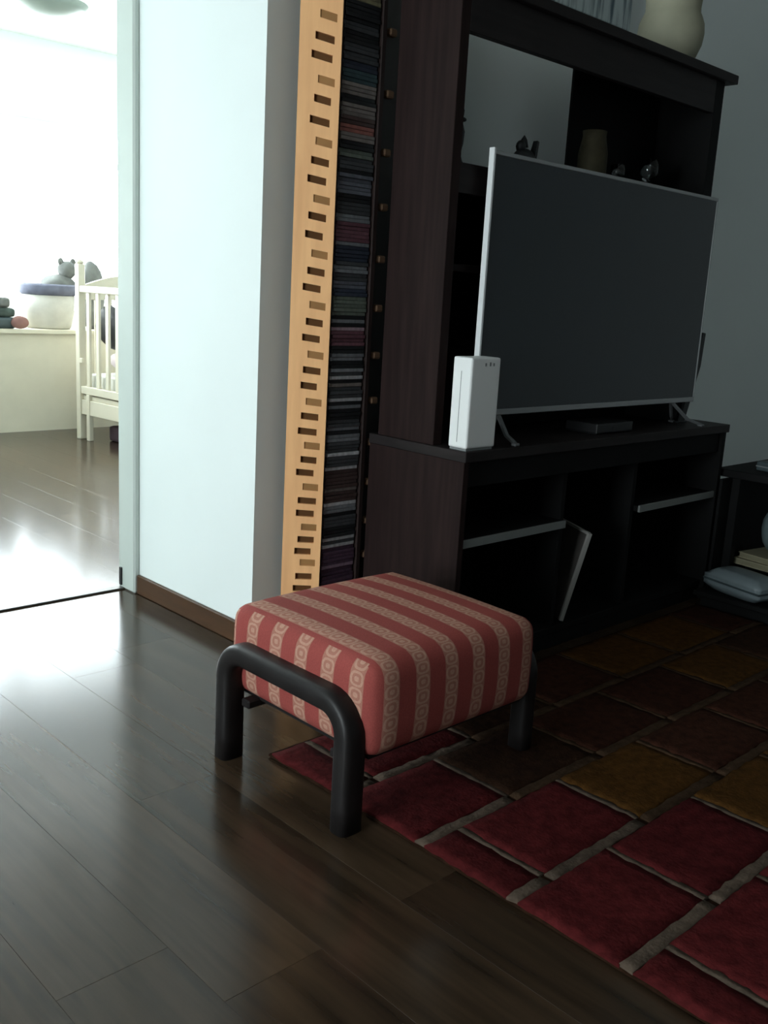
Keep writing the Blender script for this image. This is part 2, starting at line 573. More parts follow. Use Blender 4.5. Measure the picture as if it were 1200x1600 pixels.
def tile_bm(w, h, seed):
    q = random.Random(seed)
    bm = NB()
    nx, ny = max(1, int(w / .022)), max(1, int(h / .022))
    g = [[None] * (ny + 1) for _ in range(nx + 1)]
    for i in range(nx + 1):
        for j in range(ny + 1):
            edge = i in (0, nx) or j in (0, ny)
            dx = 0 if not edge else q.uniform(-.0018, .0018)
            g[i][j] = bm.verts.new((w * i / nx + dx, h * j / ny + dx, (.0128 if edge else .0152) + q.uniform(-.0012, .0012)))
    for i in range(nx):
        for j in range(ny):
            bm.faces.new((g[i][j], g[i + 1][j], g[i + 1][j + 1], g[i][j + 1])).smooth = True
    ring = [g[i][0] for i in range(nx)] + [g[nx][j] for j in range(ny)] + [g[i][ny] for i in range(nx, 0, -1)] + [g[0][j] for j in range(ny, 0, -1)]
    low = [bm.verts.new((v.co.x, v.co.y, .006)) for v in ring]
    for k in range(len(ring)):
        bm.faces.new((ring[k], low[k], low[(k + 1) % len(ring)], ring[(k + 1) % len(ring)]))
    return bm


def tile_colour(x, y):
    if y > 1.145:
        if x < 1.60:
            return 'rug_red'
    elif x < 1.72 or (y < .915 and x < 1.92) or (y < .68 and x < 2.2):
        return 'rug_red'
    for px_, py_ in ((1.855, 1.03), (2.04, .80), (2.56, 1.5), (2.74, 1.27), (2.2, .56), (2.36, .8), (2.87, 1.5)):
        if abs(x - px_) < .163 and abs(y - py_) < .12:
            return 'rug_ochre'
    return 'rug_brown' if rr.random() < .5 else 'rug_rust'


row_edges = [1.628, 1.382, 1.145, .915, .680, .445, .21, -.025, -.26, -.495, -.715]
gap = .026
for r in range(len(row_edges) - 1):
    yt, yb = row_edges[r], row_edges[r + 1]
    x = RX0 - (.325 - .105 if r % 2 == 0 else .325 - .283)
    while x < RX1 - .03:
        a, b = max(x + gap * .3, RX0 + .002), min(x + TW - gap * .3, RX1 - .002)
        if b - a > .03:
            col = tile_colour((a + b) / 2, (yt + yb) / 2)
            sd = r * 31 + int(x * 50)
            obj('pile_block', tile_bm(b - a, yt - yb - gap, sd), M[col], rug, loc=(a - RX0, yb + gap / 2 - RY1, 0))
            lc = M['rug_line' if col == 'rug_red' else 'rug_dim_line']
            obj('line_strip', tile_bm(b - a + .001, gap, sd + 1), lc, rug, loc=(a - RX0, yb - gap / 2 - RY1, 0))
            if b < RX1 - .03:
                obj('line_strip', tile_bm(gap * .6 + .002, yt - yb - gap, sd + 2), lc, rug, loc=(b - RX0, yb + gap / 2 - RY1, 0))
        x += TW

# ------------------------------------------------------------------ slotted tower of CDs
TZ = 2.08
CY = 2.062                      # front plane of the CD cases
CX0, CX1 = 1.777, 1.902
tower = thing('cd_tower', 'tall slotted orange pine CD tower standing in the corner beside the wall unit', 'CD rack', (1.84, CY, 0))
al = math.radians(46)
wdir = Vector((-math.cos(al), math.sin(al), 0))          # from the front edge to the back edge of the left wing
wn = Vector((-math.sin(al), -math.cos(al), 0))           # outer face normal
WF = Vector((1.762, CY - .004, 0))
WW = .110
slots = []
zpx = [8, 38, 67, 92, 122, 148, 177, 204, 231, 257, 283, 308, 335, 361, 387, 412, 437, 463, 488, 513, 538, 563, 588, 612, 637, 660, 684, 706, 730, 754, 776, 800, 822, 843, 863, 888, 910]


def z_on_wing(py):
    # heights of the slots, read along the wing's middle
    return 1.788 - (py - 8) * (1.788 - .200) / 902.0 - .028 * math.sin(PI * (py - 8) / 902.0)


zs = [z_on_wing(q) for q in zpx]
kinds = [i % 3 for i in range(len(zs))]
zs = [zs[0] + .053 * k for k in range(5, 0, -1)] + zs
kinds = [(j - 5) % 3 for j in range(5)] + kinds
zs += [zs[-1] - .046 * k for k in (1, 2, 3)]
kinds += [(37 + k) % 3 for k in range(3)]
order = sorted(zip(zs, kinds))


def wing_pt(s, z, d=0.0):
    p = WF + wdir * s - wn * d
    return (p.x, p.y, z)


def wing_prism(bm, s0, s1, zl0, zl1, zh0, zh1, th=.016):
    """between s0 and s1; zl0/zh0 heights at s0, zl1/zh1 at s1"""
    add_hexa(bm, [wing_pt(s0, zl0), wing_pt(s1, zl1), wing_pt(s1, zl1, th), wing_pt(s0, zl0, th),
                  wing_pt(s0, zh0), wing_pt(s1, zh1), wing_pt(s1, zh1, th), wing_pt(s0, zh0, th)])


bm = NB()
S0, S1 = .012, .070           # slotted stretch of the wing: from the front strip to the plain back strip
prev0 = prev1 = 0.012
bmp = []
qr = random.Random(4)
for z, k in order:
    f = max(-.15, min(1.0, (z - .2) / 1.6))
    slope = -.03 + .30 * f                      # cut on a slant: higher at the back near the top of the tower
    if k == 1:
        a, b = S0 + .002, S0 + .046
    elif k == 0:
        a, b = S0 + .012 + qr.uniform(-.002, .006), S0 + .064 + qr.uniform(-.002, .003)
    else:
        a, b = S0 + .007 + qr.uniform(-.002, .004), S0 + .056 + qr.uniform(-.002, .003)
    hh = .0094 if k != 1 else .0098
    zl = lambda s: z - hh + slope * (s - .04)
    zh = lambda s: z + hh + slope * (s - .04)
    wing_prism(bm, 0, WW, prev0, prev1, zl(0), zl(WW))
    wing_prism(bm, 0, a, zl(0), zl(a), zh(0), zh(a))
    wing_prism(bm, b, WW, zl(b), zl(WW), zh(b), zh(WW))
    prev0, prev1 = zh(0), zh(WW)
    bmp.append((k, a, b, zl(a), zl(b), zh(a), zh(b)))
wing_prism(bm, 0, WW, prev0, prev1, TZ, TZ)
bmesh.ops.translate(bm, verts=bm.verts, vec=(-1.84, -CY, 0))
w = obj('slotted_wing', bm, M['pine'], tower)
w['label'] = 'orange pine wing cut with rows of slanted slots'
for k, a, b, zla, zlb, zha, zhb in bmp:
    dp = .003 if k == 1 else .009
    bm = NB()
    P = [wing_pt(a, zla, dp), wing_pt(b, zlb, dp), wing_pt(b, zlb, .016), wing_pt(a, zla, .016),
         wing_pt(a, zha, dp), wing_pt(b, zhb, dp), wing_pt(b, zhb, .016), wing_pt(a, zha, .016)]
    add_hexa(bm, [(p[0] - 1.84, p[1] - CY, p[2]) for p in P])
    obj('slot_plug', bm, M['pine_dark' if k == 1 else 'slot_shade'], tower)  # the deeper dark plugs stand in for shade inside open slots
org = (1.84, CY, 0)
boxpart('inner_panel', (1.764, 1.774, CY + .004, YB - .008, .012, TZ), M['tower_dark'], tower, org=org)
boxpart('side_panel', (1.905, 1.921, CY - .002, YB - .008, .012, TZ), M['tower_dark'], tower, org=org)
bm = NB()
rw = [(1.921, CY + .004), (2.050, CY + .078), (2.042, CY + .090), (1.921, CY + .020)]
add_hexa(bm, [(x - 1.84, y - CY, .012) for x, y in rw] + [(x - 1.84, y - CY, TZ) for x, y in rw])  # dark board added to paint the shade of the gap beside the tower
obj('gap_shade_wing', bm, M['tower_dark'], tower)['label'] = 'dark splayed board added for the shade right of the tower, with short pegs'
boxpart('back_panel', (1.774, 1.905, YB - .008, YB - .003, .012, TZ), M['tower_dark'], tower, org=org)
boxpart('top_board', (1.69, 1.925, CY - .01, YB - .003, TZ, TZ + .02), M['pine'], tower, org=org)
boxpart('foot_board', (1.66, 1.925, CY - .01, YB - .003, 0, .012), M['pine'], tower, org=org)
boxpart('bottom_shelf', (1.774, 1.905, CY, YB - .008, .075, .087), M['tower_dark'], tower, org=org)
for z, k in order:
    if k == 1:
        bm = NB()
        add_box(bm, 1.934 - 1.84, 1.962 - 1.84, -.002, .022, z - .010, z + .010, bev=.004)
        obj('peg', bm, M['peg'], tower)

# CD cases, one object each; colours follow the bands of the photograph (z from top to bottom)
bands_px = [(-9999, 'charcoal'), (-90, 'grey'), (-80, 'black'), (8, 'olive'), (22, 'black'), (50, 'charcoal'), (66, 'black'), (85, 'charcoal'),
            (105, 'navy'), (120, 'teal'), (136, 'warm grey'), (155, 'black'), (165, 'warm grey'), (186, 'dark brown'), (195, 'reddish brown'),
            (207, 'warm grey'), (220, 'black'), (232, 'green grey'), (248, 'charcoal'), (262, 'black'), (270, 'slate blue'), (298, 'black'),
            (312, 'charcoal'), (331, 'grey'), (340, 'maroon'), (369, 'grey'), (378, 'navy'), (396, 'charcoal'), (405, 'grey'), (416, 'charcoal'),
            (430, 'slate blue'), (440, 'navy'), (450, 'green grey'), (478, 'black'), (485, 'grey'), (490, 'black'), (495, 'pinkish grey'), (504, 'maroon'),
            (528, 'black'), (538, 'grey'), (546, 'black'), (558, 'grey'), (564, 'charcoal'), (569, 'light grey'), (576, 'black'), (583, 'warm grey'), (590, 'charcoal'),
            (602, 'light grey'), (609, 'black'), (615, 'grey'), (622, 'black'), (640, 'charcoal'), (650, 'grey'), (657, 'black'), (663, 'grey'), (670, 'charcoal'),
            (688, 'light grey'), (695, 'charcoal'), (710, 'light grey'), (717, 'dark brown'), (742, 'warm grey'), (749, 'dark brown'), (765, 'light grey'), (772, 'grey'),
            (780, 'black'), (788, 'charcoal'), (803, 'black'), (818, 'light grey'), (825, 'charcoal'), (830, 'light grey'), (838, 'dark purple'),
            (863, 'mauve'), (871, 'dark purple'), (1000, 'black')]


def cd_px(z):
    # image row of the case's edge, near enough for picking colours
    t = (1.82 - z) / (1.82 - .165)
    return t * 915 + 16 * math.sin(PI * min(1, max(0, t)))


zones = [(1.70, 'at the very top of the slotted tower'), (1.52, 'level with the top opening of the hutch'),
         (1.36, 'level with the shelf above the television'), (1.20, 'level with the upper television screen'),
         (1.02, 'level with the middle of the television'), (.86, 'level with the top of the router'),
         (.68, 'level with the white router'), (.54, 'just below the cabinet top'),
         (.38, 'level with the light shelf edge'), (.24, 'low in the tower above the footstool'), (-1, 'at the tower foot behind the footstool')]
NUM = ['', '', 'two', 'three', 'four', 'five', 'six', 'seven', 'eight', 'nine', 'ten', 'eleven', 'twelve', 'thirteen', 'fourteen', 'fifteen', 'sixteen', 'seventeen', 'eighteen', 'nineteen', 'twenty', 'twenty one', 'twenty two', 'twenty three', 'twenty four', 'twenty five']
ORD = ['topmost', 'second', 'third', 'fourth', 'fifth', 'sixth', 'seventh', 'eighth', 'ninth', 'tenth', 'eleventh', 'twelfth', 'thirteenth', 'fourteenth', 'fifteenth', 'sixteenth', 'seventeenth', 'eighteenth', 'nineteenth', 'twentieth', 'twenty first', 'twenty second', 'twenty third', 'twenty fourth']
cd_kinds = {}
CDT = .0104
bm = NB()
add_box(bm, 0, .1215, 0, .134, 0, CDT - .0006, bev=.0008)
add_box(bm, .004, .1175, -.0006, .0006, .0018, CDT - .0024)
cd0 = None
z = .0872
qc = random.Random(21)
while z < TZ - .02:
    py = cd_px(z + CDT / 2)
    col = [c for p_, c in bands_px if p_ <= py][-1]
    if cd0 is None:
        o = obj('cd_case', bm, M['cd ' + col])
        cd0 = o
    else:
        o = cd0.copy()
        C.objects.link(o)
    o.material_slots[0].link = 'OBJECT'
    o.material_slots[0].material = M['cd ' + col]
    o.location = (CX0 + .0008 + qc.uniform(-.0008, .0008), CY + .003 + qc.uniform(-.003, .004), z)
    zone = [t for h, t in zones if z > h][0]
    cd_kinds.setdefault((col, zone), []).append(o)
    z += CDT
for (col, zone), run in cd_kinds.items():
    run = run[::-1]                                   # from the top down
    for k, o in enumerate(run):
        if len(run) == 1:
            lab = f'the one {col} CD case {zone}'
        elif k == len(run) - 1:
            lab = f'lowest of {NUM[len(run)]} {col} CD cases {zone}'
        else:
            lab = f'{ORD[k]} of {NUM[len(run)]} {col} CD cases {zone}' if k == 0 else f'{ORD[k]} down of {NUM[len(run)]} {col} CD cases {zone}'
        tag(o, lab, 'CD case', 'CD cases stacked in the slotted tower')

# ------------------------------------------------------------------ wall unit: base cabinet and hutch
BX0, BX1, BY0, BY1, BZ = 1.903, 3.325, 1.66, 2.025, .655
base = thing('television_cabinet', 'low dark wenge television cabinet with open bays and grey edged shelves', 'cabinet', (BX0, BY0, 0))
og = (BX0, BY0, 0)


def bpart(name, b, m='wenge', bev=.0015):
    return boxpart(name, b, M[m], base, bev, org=og)


t = .022
bpart('top_board', (BX0 - .004, BX1 + .004, BY0 - .008, BY1, BZ - .028, BZ))
bpart('side_panel', (BX0, BX0 + t, BY0, BY1, 0, BZ - .028), 'wenge_red')
bpart('side_panel', (BX1 - t, BX1, BY0, BY1, 0, BZ - .028), 'black_board')  # same wood as the left panel, painted black for the shade inside
bpart('apron', (BX0 + t, BX1 - t, BY0 + .012, BY0 + .03, BZ - .10, BZ - .028), 'black_board')
bpart('plinth', (BX0 + t, BX1 - t, BY0 + .02, BY0 + .04, 0, .05), 'black_board')
bpart('bottom_board', (BX0 + t, BX1 - t, BY0 + .015, BY1 - .012, .05, .07), 'black_board')
bpart('back_panel', (BX0 + t, BX1 - t, BY1 - .012, BY1 - .004, .05, BZ - .028), 'black_board')
bpart('divider', (2.395, 2.415, BY0 + .03, BY1 - .012, .07, BZ - .028), 'black_board')
bpart('divider', (2.785, 2.805, BY0 + .03, BY1 - .012, .07, BZ - .028), 'black_board')
for (a, b) in ((BX0 + t, 2.395), (2.805, BX1 - t)):
    s = bpart('shelf', (a, b, BY0 + .014, BY1 - .012, .388, .408), 'black_board')
    bm = NB()
    add_box(bm, a - BX0, b - BX0, .006, .014, .387, .410, bev=.001)
    e = obj('shelf_edge', bm, M['shelf_edge'], s)
    e['label'] = 'light grey front edge of the shelf'

HX0, HX1, HY0, HY1, HZ = 1.905, 3.222, 1.778, 1.995, 1.80
hutch = thing('hutch', 'tall dark wenge hutch with an open frame behind the television', 'hutch', (HX0, HY0, BZ))
oh = (HX0, HY0, BZ)


def hpart(name, b, m='wenge', bev=.0015):
    return boxpart(name, b, M[m], hutch, bev, org=oh)


hpart('side_panel', (HX0, HX0 + .034, HY0, HY1, BZ, HZ), 'wenge_red')
hpart('side_panel', (HX1 - .055, HX1, HY0, HY1, BZ, HZ), 'black_board')
hpart('top_board', (HX0 - .03, HX1 + .05, HY0 - .02, HY1 + .005, HZ, HZ + .028))
hpart('top_rail', (HX0 + .034, HX1 - .055, HY0, HY0 + .022, 1.695, HZ))
hpart('shelf', (HX0 + .034, HX1 - .055, HY0 + .006, HY1, 1.312, 1.387))
hpart('back_panel', (2.662, HX1 - .055, HY1 - .010, HY1, 1.387, HZ), 'black_board')
hpart('back_panel', (HX0 + .034, HX1 - .055, HY1 - .008, HY1, BZ, 1.312), 'black_board')
hpart('inner_shelf', (HX0 + .034, 2.376, HY0 + .03, HY1 - .008, 1.115, 1.135))

# ------------------------------------------------------------------ television
TX0, TX1, TY, TZ0, TZ1 = 2.018, 3.197, 1.735, .733, 1.424
tv = thing('television', 'large flat television with a thin silver frame on the dark cabinet', 'television', ((TX0 + TX1) / 2, TY, BZ))
ot = ((TX0 + TX1) / 2, TY, BZ)
bz = .011
bm = NB()
for b in ((TX0, TX1, TY, TY + .016, TZ1 - bz, TZ1), (TX0, TX1, TY, TY + .016, TZ0, TZ0 + bz * 1.5),
          (TX1 - .006, TX1, TY, TY + .016, TZ0 + bz * 1.5, TZ1 - bz)):
    add_box(bm, b[0] - ot[0], b[1] - ot[0], b[2] - ot[1], b[3] - ot[1], b[4] - ot[2], b[5] - ot[2], bev=.0015)
obj('bezel', bm, M['bezel'], tv)
e = boxpart('side_bezel', (TX0 - .003, TX0 + .006, TY - .001, TY + .017, TZ0, TZ1 + .006), M['silver'], tv, .0015, org=ot)
e['label'] = 'silver left edge of the television, painted bright as if lit'
boxpart('screen', (TX0 + .006, TX1 - .006, TY + .003, TY + .012, TZ0 + bz * 1.5, TZ1 - bz), M['screen'], tv, 0, org=ot)
boxpart('back_shell', (TX0 + .006, TX1 - .006, TY + .012, TY + .0215, TZ0 + bz * 1.5, TZ1 - bz), M['black_plastic'], tv, .003, org=ot)
for fx, dx in ((2.125, .0), (3.062, .10)):
    bm = NB()
    sec = [(-.006, -.004), (.006, -.004), (.006, .004), (-.006, .004)]
    add_sweep(bm, [(fx - ot[0] + dx * .9, -.062, .006), (fx - ot[0] + dx * .5, -.03, .024), (fx - ot[0], .008, .080)], sec, (1, 0, 0), smooth=False)
    add_sweep(bm, [(fx - ot[0], .012, .080), (fx - ot[0] + dx * .5, .032, .024), (fx - ot[0] + dx * .9, .05, .006)], sec, (1, 0, 0), smooth=False)
    add_box(bm, fx - ot[0] + dx * .9 - .01, fx - ot[0] + dx * .9 + .01, -.072, -.055, 0, .008, bev=.002)
    add_box(bm, fx - ot[0] + dx * .9 - .01, fx - ot[0] + dx * .9 + .01, .043, .06, 0, .008, bev=.002)
    obj('foot', bm, M['foot_metal'], tv)

# ------------------------------------------------------------------ router and small devices
RTX, RTY = 1.908, 1.662
router = thing('router', 'upright white router on the front left corner of the dark cabinet', 'router', (RTX, RTY, BZ))
bm = NB()
add_box(bm, 0, .116, 0, .066, .006, .244, bev=.007, seg=3)
for f in bm.faces:
    f.smooth = False
obj('case', bm, M['white_plastic'], router)
bm = NB()
add_box(bm, .006, .110, .005, .063, 0, .008)
obj('foot_plate', bm, M['grey_plastic'], router)
bm = NB()
add_box(bm, -.0006, .004, .0335, .0350, .022, .208)
obj('groove', bm, M['grey_plastic'], router)['label'] = 'thin dark groove down the narrow left face'
bm = NB()
for k, xx in enumerate((.052, .070, .084)):
    add_box(bm, xx, xx + .005, -.0005, .003, .222, .230 + .002 * (k % 2))
obj('status_marks', bm, M['grey_plastic'], router)

box = thing('set_top_box', 'small black set top box under the middle of the television', 'device', (2.56, 1.70, BZ))
bm = NB()
add_box(bm, 0, .20, 0, .12, .003, .034, bev=.004, seg=2)
obj('case', bm, M['black_plastic'], box)
bm = NB()
for q in (.01, .17):
    add_box(bm, q, q + .02, .01, .11, 0, .004)
obj('rubber_foot', bm, M['black_plastic'], box)
bm = NB()
add_box(bm, .085, .115, -.001, .004, .014, .022)
obj('display', bm, M['black_plastic'], box)

ant = thing('antenna', 'flat black antenna leaning behind the right edge of the television', 'antenna', (3.168, 1.767, BZ))
bm = NB()
add_hexa(bm, [(.0, -.005, .004), (.03, -.005, .004), (.03, .005, .004), (.0, .005, .004), (.060, -.005, .20), (.098, -.005, .20), (.098, .005, .20), (.060, .005, .20)])
add_hexa(bm, [(.060, -.005, .20), (.098, -.005, .20), (.098, .005, .20), (.060, .005, .20), (.088, -.005, .318), (.106, -.005, .316), (.106, .005, .316), (.088, .005, .318)])
obj('blade', bm, M['iron'], ant)
bm = NB()
add_box(bm, -.015, .045, -.007, .007, 0, .006, bev=.001)
obj('base', bm, M['iron'], ant)

# leaning sleeve in the middle bay
sl = thing('picture_sleeve', 'thin pale edged picture board leaning in the middle bay of the cabinet', 'picture', (2.455, 1.70, .07))
sl.rotation_euler = (0, math.radians(14), math.radians(-28))
bm = NB()
add_box(bm, .0, .010, .0, .26, .004, .29, bev=.001)
obj('board', bm, M['sleeve_face'], sl)
bm = NB()
add_box(bm, -.002, .012, -.008, .002, .003, .295, bev=.001)
add_box(bm, -.002, .012, .002, .26, .288, .297, bev=.001)
obj('edge_frame', bm, M['paper'], sl)['label'] = 'off white edge of the leaning board'

# ------------------------------------------------------------------ things on the hutch
VZ = HZ + .028
bm = NB()
add_lathe(bm, [(.045, 0), (.054, .003), (.088, .030), (.103, .066), (.107, .098), (.104, .128), (.095, .150), (.089, .162), (.088, .176), (.090, .200), (.094, .222),
               (.095, .236), (.084, .236), (.078, .20), (.076, .17)], n=40, cap=False)
bmesh.ops.holes_fill(bm, edges=[e for e in bm.edges if e.is_boundary])
tag(obj('jar', bm, M['clay'], loc=(3.035, 1.892, VZ)), 'round pale stoneware jar on the top right of the hutch', 'jar')

SZ = 1.387
bm = NB()
add_lathe(bm, [(.022, 0), (.026, .004), (.020, .012), (.014, .03), (.020, .055), (.022, .085), (.016, .105), (.010, .113), (.017, .125), (.018, .138), (.012, .150), (.002, .156)], n=20)
add_blob(bm, (.022, .0, .118), (.012, .008, .006), 2)
tag(obj('figurine', bm, M['iron'], loc=(1.992, 1.85, SZ)), 'slim dark standing figurine against the left post of the hutch opening', 'figurine')
bird = thing('bird_figurine', 'small dark bird figurine on the hutch shelf, peeking over the television', 'figurine', (2.28, 1.85, SZ))
bm = NB()
add_blob(bm, (0, 0, .052), (.042, .024, .030), 3)
add_blob(bm, (-.018, 0, .084), (.016, .014, .018), 2)
obj('body', bm, M['iron'], bird)
bm = NB()
add_lathe(bm, [(.014, 0), (.009, .02), (.001, .032)], (-.006, 0, .084), n=10)
obj('crest', bm, M['iron'], bird)
bm = NB()
add_hexa(bm, [(.030, -.012, .050), (.044, -.010, .052), (.044, .010, .052), (.030, .012, .050), (.046, -.008, .108), (.056, -.006, .106), (.056, .006, .106), (.046, .008, .108)])
obj('tail', bm, M['iron'], bird)
bm = NB()
add_lathe(bm, [(.026, 0), (.026, .006), (.010, .012), (.010, .026)], n=14)
obj('stand', bm, M['iron'], bird)
bm = NB()
add_lathe(bm, [(.032, 0), (.040, .005), (.046, .05), (.046, .12), (.040, .15), (.036, .17), (.038, .186), (.034, .186), (.032, .165)], n=24, cap=False)
bmesh.ops.holes_fill(bm, edges=[e for e in bm.edges if e.is_boundary])
tag(obj('straw_pot', bm, M['straw'], loc=(2.665, 1.89, SZ)), 'dim straw yellow pot in the dark right compartment of the hutch', 'pot')


def goblet(x, y, label, s=1.0):
    bm = NB()
    add_lathe(bm, [(.028 * s, 0), (.028 * s, .003), (.006 * s, .008), (.004 * s, .05 * s), (.012 * s, .062 * s), (.030 * s, .085 * s), (.032 * s, .13 * s), (.029 * s, .13 * s),
                   (.027 * s, .088 * s), (.008 * s, .068 * s)], n=20)
    tag(obj('goblet', bm, M['glass'], loc=(x, y, SZ)), label, 'glass', 'stemmed glasses on the hutch shelf')


goblet(2.765, 1.86, 'small stemmed glass just right of the straw yellow pot', .75)
goblet(2.96, 1.87, 'taller stemmed glass alone near the right end of the hutch shelf', 1.05)

# picture on the wall above the hutch
def sketch_mat():
    m = mat('blue_grey_city_sketch', (.40, .46, .47), .7, .2)
    nt = m.node_tree
    N, L = nt.nodes.new, nt.links.new
    p = nt.nodes['Principled BSDF']
    tc = N('ShaderNodeTexCoord')
    mp = N('ShaderNodeMapping'); mp.inputs['Scale'].default_value = (30, 1, 2.2)
    L(tc.outputs['Object'], mp.inputs[0])
    no = N('ShaderNodeTexNoise'); no.inputs['Scale'].default_value = 1.6; no.inputs['Detail'].default_value = 6
    L(mp.outputs[0], no.inputs['Vector'])
    cr = N('ShaderNodeValToRGB')
    cr.color_ramp.elements[0].position, cr.color_ramp.elements[1].position = .34, .52
    cr.color_ramp.elements[0].color, cr.color_ramp.elements[1].color = (.12, .17, .20, 1), (.60, .68, .68, 1)
    L(no.outputs['Fac'], cr.inputs[0]); L(cr.outputs[0], p.inputs['Base Color'])
    return m


pic = thing('wall_picture', 'blue grey sketch of upright strokes on the wall above the hutch', 'picture', (2.9, YB, 2.02))
bm = NB()
add_box(bm, -.55, .34, -.022, -.002, 0, .6, bev=.002)
obj('canvas', bm, sketch_mat(), pic)

# ------------------------------------------------------------------ side table at the right
table = thing('side_table', 'low black side table with a lower shelf at the right edge', 'table', (3.36, 1.28, 0))


def tpart(name, b, m='black_board', bev=.002):
    return boxpart(name, b, M[m], table, bev, org=(3.36, 1.28, 0))


tpart('table_top', (3.345, 4.05, 1.26, 1.69, .462, .490))
for (a, b) in ((3.36, 1.28), (4.0, 1.28), (3.36, 1.60), (4.0, 1.60)):
    tpart('leg', (a, a + .035, b, b + .035, 0, .462))
tpart('lower_shelf', (3.20, 4.035, 1.30, 1.645, .040, .058))
for a in (3.215, 4.0):
    tpart('shelf_foot', (a, a + .02, 1.33, 1.62, 0, .040))
tpart('shade_back_board', (3.284, 4.0, 1.630, 1.642, .0585, .462))  # dark sheet added for the shade behind the table and beside the cabinet

bag = thing('document_bag', 'blue grey padded pouch lying flat on the lower table shelf', 'bag', (3.285, 1.50, .058), math.radians(-14))
bm = NB()
bmesh.ops.create_cube(bm, size=1)
bmesh.ops.subdivide_edges(bm, edges=bm.edges[:], cuts=7, use_grid_fill=True)
for v in bm.verts:
    q = v.co * 2
    e = (1 - abs(q.x) ** 4) * (1 - abs(q.y) ** 4)
    v.co = Vector((q.x * .070 * (1 - .04 * q.y * q.y), q.y * .122, .044 + q.z * (.018 + .026 * max(0, e) ** .4)))
for f in bm.faces:
    f.smooth = True
obj('body', bm, M['bag_blue'], bag)
bm = NB()
add_box(bm, -.0715, .0715, -.1235, .1235, .040, .047, bev=.001)
obj('zip', bm, M['teal_box'], bag)


def book(x, y, z, w, d, h, rot, cov, label):
    t_ = thing('book', label, 'book', (x, y, z), rot, 'books on the lower table shelf')
    bm = NB()
    add_box(bm, 0, w, 0, d, 0, .003); add_box(bm, 0, w, 0, d, h - .003, h); add_box(bm, w - .003, w, 0, d, .003, h - .003)
    obj('cover', bm, M[cov], t_)
    bm = NB()
    add_box(bm, .003, w - .003, .003, d - .003, .003, h - .003)
    obj('pages', bm, M['page'], t_)


book(3.385, 1.345, .135, .23, .27, .022, math.radians(-6), 'beige_paper', 'lower beige book in the pair beside the blue grey pouch')
book(3.395, 1.36, .157, .22, .25, .020, math.radians(-10), 'beige_paper', 'upper beige book in the pair beside the blue grey pouch')
bx = thing('storage_box', 'flat dark box on the lower table shelf beneath the beige books', 'box', (3.47, 1.31, .058), math.radians(-4))
bm = NB()
add_box(bm, 0, .25, 0, .29, 0, .060, bev=.003)
obj('body', bm, M['black_plastic'], bx)
bm = NB()
add_box(bm, -.002, .252, -.002, .292, .060, .0765, bev=.003)
obj('lid', bm, M['black_plastic'], bx)
bm = NB()
add_blob(bm, (0, 0, .10), (.075, .085, .10), 3, .06, 5, flat=0.0)
tag(obj('pouch', bm, M['bag_clear'], loc=(3.50, 1.47, .177)), 'pale teal rounded pouch standing on the beige books', 'bag')
tb = thing('tablet_case', 'dark teal case lying on top of the side table', 'case', (3.42, 1.42, .490), math.radians(-8))
bm = NB()
add_box(bm, 0, .24, 0, .17, 0, .034, bev=.006, seg=2)
obj('shell', bm, M['teal_box'], tb)
bm = NB()
add_box(bm, -.001, .241, -.001, .171, .014, .018)
obj('seam', bm, M['grey_plastic'], tb)

# ------------------------------------------------------------------ far room
crib = thing('crib', 'cream painted slatted crib in the bright far room beyond the doorway', 'crib', (2.995, 5.96, 0), math.radians(4))


def cpart(name, b, m='crib', bev=.003):
    return boxpart(name, b, M[m], crib, bev)


CL, CWD = 1.30, .70
for (x, y, hgt) in ((0, 0, 1.12), (CWD, 0, 1.12), (0, -CL, .98), (CWD, -CL, .98)):
    bm = NB()
    add_box(bm, x - .024, x + .024, y - .024, y + .024, 0, hgt, bev=.004)
    add_lathe(bm, [(.022, 0), (.026, .01), (.020, .02), (.001, .032)], (x, y, hgt), n=12)
    obj('post', bm, M['crib'], crib)
for x in (0, CWD):
    cpart('top_rail', (x - .02, x + .02, -CL + .024, -.024, .945, .985))
    cpart('bottom_rail', (x - .018, x + .018, -CL + .024, -.024, .300, .350))
    n = 11
    for k in range(n):
        y = -.10 - k * (CL - .2) / (n - 1)
        cpart('slat', (x - .009, x + .009, y - .018, y + .018, .350, .945))
# head end: shaped panel with its rails
bm = NB()
prof = [(.024 + (CWD - .048) * k / 16, .99 + .07 * math.sin(PI * k / 16)) for k in range(17)]
for (xa, za), (xb, zb_) in zip(prof, prof[1:]):
    add_hexa(bm, [(xa, -.012, .90), (xb, -.012, .90), (xb, .012, .90), (xa, .012, .90), (xa, -.012, za), (xb, -.012, zb_), (xb, .012, zb_), (xa, .012, za)])
obj('headboard', bm, M['crib'], crib)
for k in range(6):
    x = .12 + k * .092
    cpart('slat', (x - .018, x + .018, -.009, .009, .35, .90))
cpart('bottom_rail', (.024, CWD - .024, -.018, .018, .300, .350))
for x in (0, CWD):
    cpart('base_skirt', (x - .014, x + .014, -CL + .024, -.024, .165, .262))
cpart('base_board', (.0, CWD, -CL, 0, .262, .290))
cpart('drop_side_leg', (-.02, .012, -.125, -.09, 0, .300))
cpart('catch', (-.03, -.012, -.06, -.03, .50, .53))

